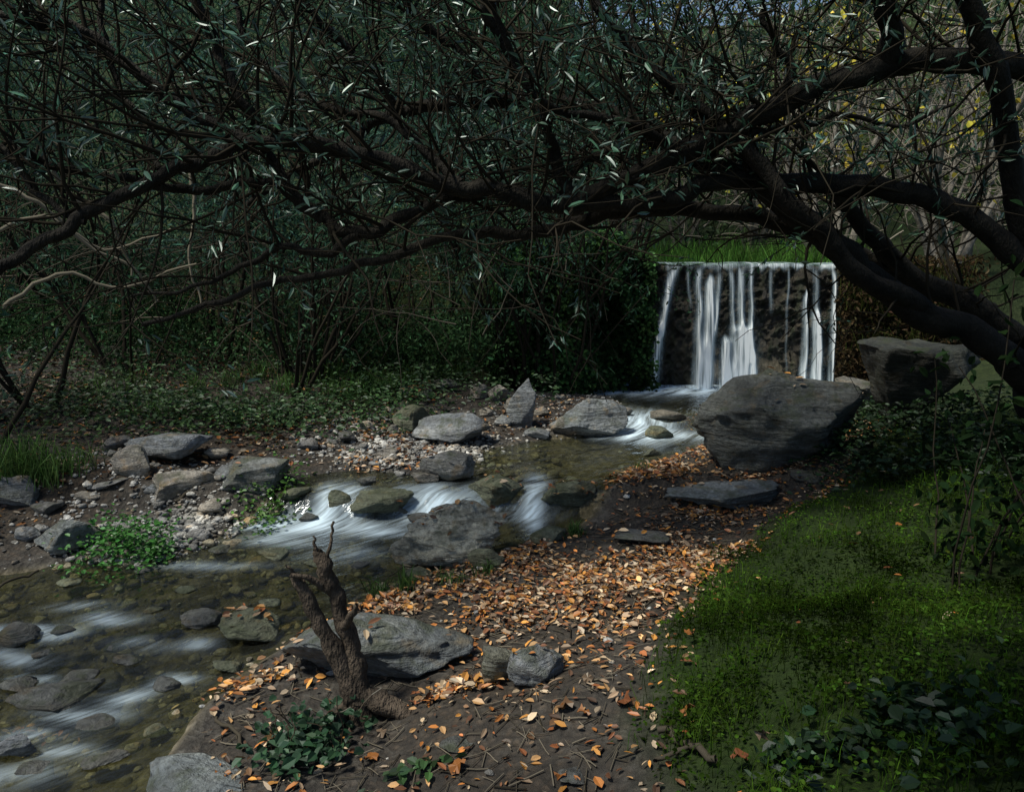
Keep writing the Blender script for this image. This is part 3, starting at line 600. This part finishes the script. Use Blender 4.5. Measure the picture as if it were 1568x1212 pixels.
for i in range(2600):
    x0,y0=rng.uniform(-1.6,2.5),rng.uniform(2.6,7)
    if sdf(x0,y0)<.1 or x0>XG(y0)-.05:continue
    a=rng.uniform(0,6.28);Lh=rng.uniform(.04,.16);k=np.linspace(-.5,.5,4);cc=rng.uniform(.8,6)
    w=np.c_[x0+k*Lh*math.cos(a),y0+k*Lh*math.sin(a),np.zeros(4)];w[:,2]=H(w[:,0],w[:,1])+.012;tube(b,w,np.full(4,rng.uniform(.0015,.004)),4,(cc,cc,cc))
b.build('fallen_sticks',MAT_TWIG)
# ------------------------------------------------------------------ thickets
def clump(name,bx,by,nst,ht,spread,leafcol,bark=MAT_TWIG,r=(.012,.04),leaf=.09,ln=5,wr=.3,subt=3,up=.05):
    e=empty(name);s=Buf();lf=Buf();g=float(H(bx,by))
    for i in range(nst):
        a=rng.uniform(0,6.28);dd=np.array([math.cos(a)*spread,math.sin(a)*spread,1.])
        p0=np.array([bx+math.cos(a)*.2,by+math.sin(a)*.2,g-.05]);hh=ht*rng.uniform(.6,1.1)
        w=twig(p0,dd,hh,.11,up,10);rr=rng.uniform(*r);tube(s,w,np.linspace(rr,rr*.25,10),6)
        for _ in range(subt):
            j=rng.integers(3,10);t2=twig(w[j],w[j]-w[j-1]+rnd(1)[0]*.35*hh/5,hh*rng.uniform(.15,.4),.25,0,7);tube(s,t2,np.linspace(rr*.35,.003,7),4)
            m_=ln*3;jj=rng.integers(1,7,m_);ll=leaf*rng.uniform(.6,1.3,m_)
            if m_:leaves(lf,t2[jj]+rng.normal(size=(m_,3))*.08,rnd(m_)+np.array([0,0,-.2]),rnd(m_)+np.array([0,0,.7]),ll,ll*wr,vary(leafcol,m_,.4))
    s.build('stems',bark,parent=e);lf.build('leaves',MAT_BGLEAF,False,parent=e)
G1=(.042,.09,.052)
for u,y,nst,ht,sp in [(805,12.2,22,3.6,.35),(850,12.0,14,3.2,.3),(470,11.0,14,3.5,.4),(440,10.5,6,3,.4),(640,13,12,3.8,.4),(560,13.5,10,4,.4),(330,12,8,4,.5),(190,10.5,6,3.6,.6),(60,9.5,6,3.5,.6),(-20,12,8,4,.5),(120,13,8,4.5,.5),(400,14,10,4.5,.4),(720,14.5,12,4.5,.4),(900,15,12,4.5,.4),(960,14,8,3.6,.3),(-60,8,6,3.2,.5)]:
    xx=(u-784)/F*y;clump('shrub',xx,y,nst,ht,sp,G1,ln=10,subt=4)
Y1=(.36,.32,.05)
for xx,y,nst,ht,sp,lc,ln in [(8.2,15.2,4,6.5,.16,Y1,1),(8.9,16,5,6,.3,(.10,.14,.05),2),(6.8,17.5,8,5.5,.35,Y1,1),(5.6,19,8,6,.35,(.16,.20,.06),3),(4.2,20,8,6,.35,Y1,1),(10.5,17,6,6,.3,(.08,.12,.05),2),(2.6,19,8,6,.3,(.08,.14,.06),4),(7.6,14.2,10,3.5,.4,(.07,.10,.03),1),(6.2,15.5,8,5,.4,(.12,.14,.05),1),(9.6,15,6,5,.4,(.10,.12,.05),1)]:
    clump('pale_tree',xx,y,nst,ht,sp,lc,MAT_BARKP,(.03,.09),.10,ln,.75,9,.03)
b=Buf()
for i in range(190):
    c=np.array([rng.uniform(-15,3.0),rng.uniform(13.5,19),rng.uniform(.3,8.5)]);dark=rng.uniform(.4,1.6)
    blob(b,c,(1.5,1.0,1.1),560,.12,.32,tuple(np.array((.038,.080,.046))*dark))
for i in range(16):
    c=np.array([rng.uniform(-4,4),rng.uniform(16,18),rng.uniform(7.,9.)]);blob(b,c,(1.5,1.0,1.1),520,.12,.32,(.04,.085,.05))
for i in range(60):
    y=rng.uniform(10.8,13.5);c=np.array([rng.uniform(-.66*y,-.2),y,0.]);c[2]=float(H(c[0],c[1]))+rng.uniform(.1,.8)
    blob(b,c,(.7,.5,.35),260,.075,.45,tuple(np.array((.03,.065,.028))*rng.uniform(.4,1.6)))
for i in range(50):
    c=np.array([rng.uniform(-8,1.5),rng.uniform(10.5,13),rng.uniform(2.2,5.)])
    blob(b,c,(.9,.6,.6),300,.095,.28,(.048,.10,.075))
for i in range(80):
    c=np.array([rng.uniform(-2,15),rng.uniform(19,24),rng.uniform(2.6,10.5)])
    blob(b,c,(1.9,1.1,1.2),420,.15,.4,tuple(np.array((.085,.13,.065))*rng.uniform(.4,1.5)))
b.build('background_foliage',MAT_BGLEAF,False)
b=Buf()
for i in range(46):
    c=np.array([rng.uniform(2,9),rng.uniform(11.5,17),rng.uniform(2.9,6.4)])
    blob(b,c,(.6,.5,.35),18,.11,.75,Y1,sub=6)
b.build('autumn_foliage',MAT_BGLEAF,False)
b=Buf()
for i in range(420):
    y=rng.uniform(9.5,14);xx=rng.uniform(-.68*y,.08*y);z0=rng.uniform(1.,5)
    w=twig(np.array([xx,y,z0]),rng.normal(size=3)*np.array([1,.4,.8])+np.array([0,0,.3]),rng.uniform(.8,2.4),.14,-.01,8);cc=rng.uniform(.3,1);tube(b,w,np.linspace(rng.uniform(.004,.012),.003,8),4,(cc,cc,cc))
for i in range(520):
    y=rng.uniform(13.5,18);xx=rng.uniform(.2*y,.66*y);z0=rng.uniform(2.4,6.5)
    w=twig(np.array([xx,y,z0]),rng.normal(size=3)*np.array([1,.4,.8])+np.array([0,0,.3]),rng.uniform(.8,2.6),.16,-.01,8);cc=rng.uniform(.8,2.4);tube(b,w,np.linspace(rng.uniform(.005,.016),.004,8),4,(cc,cc,cc))
for pts in [[(-40,270,7),(60,310,7.2),(130,370,7.4),(200,410,7.6),(240,460,7.8)],[(-20,360,7.5),(70,330,7.6),(160,380,7.8),(260,350,8)],[(0,470,7),(90,420,7.2),(190,440,7.4),(300,400,7.6)],[(60,220,7),(110,300,7.2),(170,340,7.3),(200,420,7.5)],[(290,250,8),(300,330,8),(290,400,8),(310,470,8)]]:
    w=spline([P(*q) for q in pts],5);w=w+rng.normal(size=w.shape)*.012;tube(b,w,np.linspace(.022,.010,len(w)),6,(1.7,1.7,1.6))
b.build('thicket_branches',MAT_THICK)
# unseen leaf clusters added overhead, out of frame, to shade grass and corners
b=Buf()
for c,r_,n in [((-.1,1.2,4.4),(.8,.9,.35),3600),((1.1,2.0,4.5),(.9,1.,.35),4000),((2.2,3.3,4.8),(1.1,1.1,.4),4200),((3.4,5.0,5.0),(1.3,1.3,.4),3600),((-3.0,1.3,4.5),(1.3,.6,.3),1500),((-7.6,7.0,5.),(2.4,2.2,.7),5200),((-6,3.6,5.2),(1.3,1.2,.5),1500)]:
    blob(b,c,r_,n,.11,.38,(.038,.072,.055),sub=36,tight=.22)
b.build('added_shade_canopy',MAT_BGLEAF,False)
e=empty('foreground_shrub');s=Buf();lf=Buf()
for i in range(40):
    p=np.array([rng.uniform(2.5,3.6),rng.uniform(3.3,4.9),0]);p[2]=float(H(p[0],p[1]))
    w=twig(p,np.array([rng.normal()*.2+.08,rng.normal()*.2,1]),rng.uniform(.8,2.3),.10,.03,10);tube(s,w,np.linspace(.007,.003,10),5)
    m_=48;jj=rng.integers(1,10,m_);ll=rng.uniform(.05,.1,m_)
    leaves(lf,w[jj]+rng.normal(size=(m_,3))*.07,rnd(m_)+np.array([0,0,-.4]),rnd(m_)+np.array([0,0,.6]),ll,ll*.5,vary((.012,.026,.010),m_,.35))
s.build('stems',MAT_TWIG,parent=e);lf.build('leaves',MAT_BGLEAF,False,parent=e)
# ------------------------------------------------------------------ world, sun, camera
sc=bpy.context.scene
w=bpy.data.worlds.new("World");sc.world=w;w.use_nodes=True;nt=w.node_tree
bg=nt.nodes['Background'];sk=nt.nodes.new('ShaderNodeTexSky');sk.sky_type='NISHITA';sk.sun_disc=False
EL,AZ=R(60),R(-118)     # azimuth from +Y towards +X
sk.sun_elevation=EL;sk.sun_rotation=AZ
nt.links.new(sk.outputs[0],bg.inputs[0]);bg.inputs[1].default_value=.10
sd=bpy.data.lights.new('sun','SUN');sd.energy=4.8;sd.angle=R(10);sd.color=(1,.94,.82)
so=bpy.data.objects.new('sun',sd);bpy.context.collection.objects.link(so)
dv=Vector((math.sin(AZ)*math.cos(EL),math.cos(AZ)*math.cos(EL),math.sin(EL)))
so.rotation_euler=dv.to_track_quat('Z','Y').to_euler();so.location=(0,0,20)
cd=bpy.data.cameras.new('camera');cd.lens=28;cd.sensor_width=36;cd.clip_end=1500
co=bpy.data.objects.new('camera',cd);bpy.context.collection.objects.link(co);co.location=EYE;co.rotation_euler=(R(90)-TH,0,0)
sc.camera=co
sc.view_settings.view_transform='Standard';sc.view_settings.look='None';sc.view_settings.exposure=0
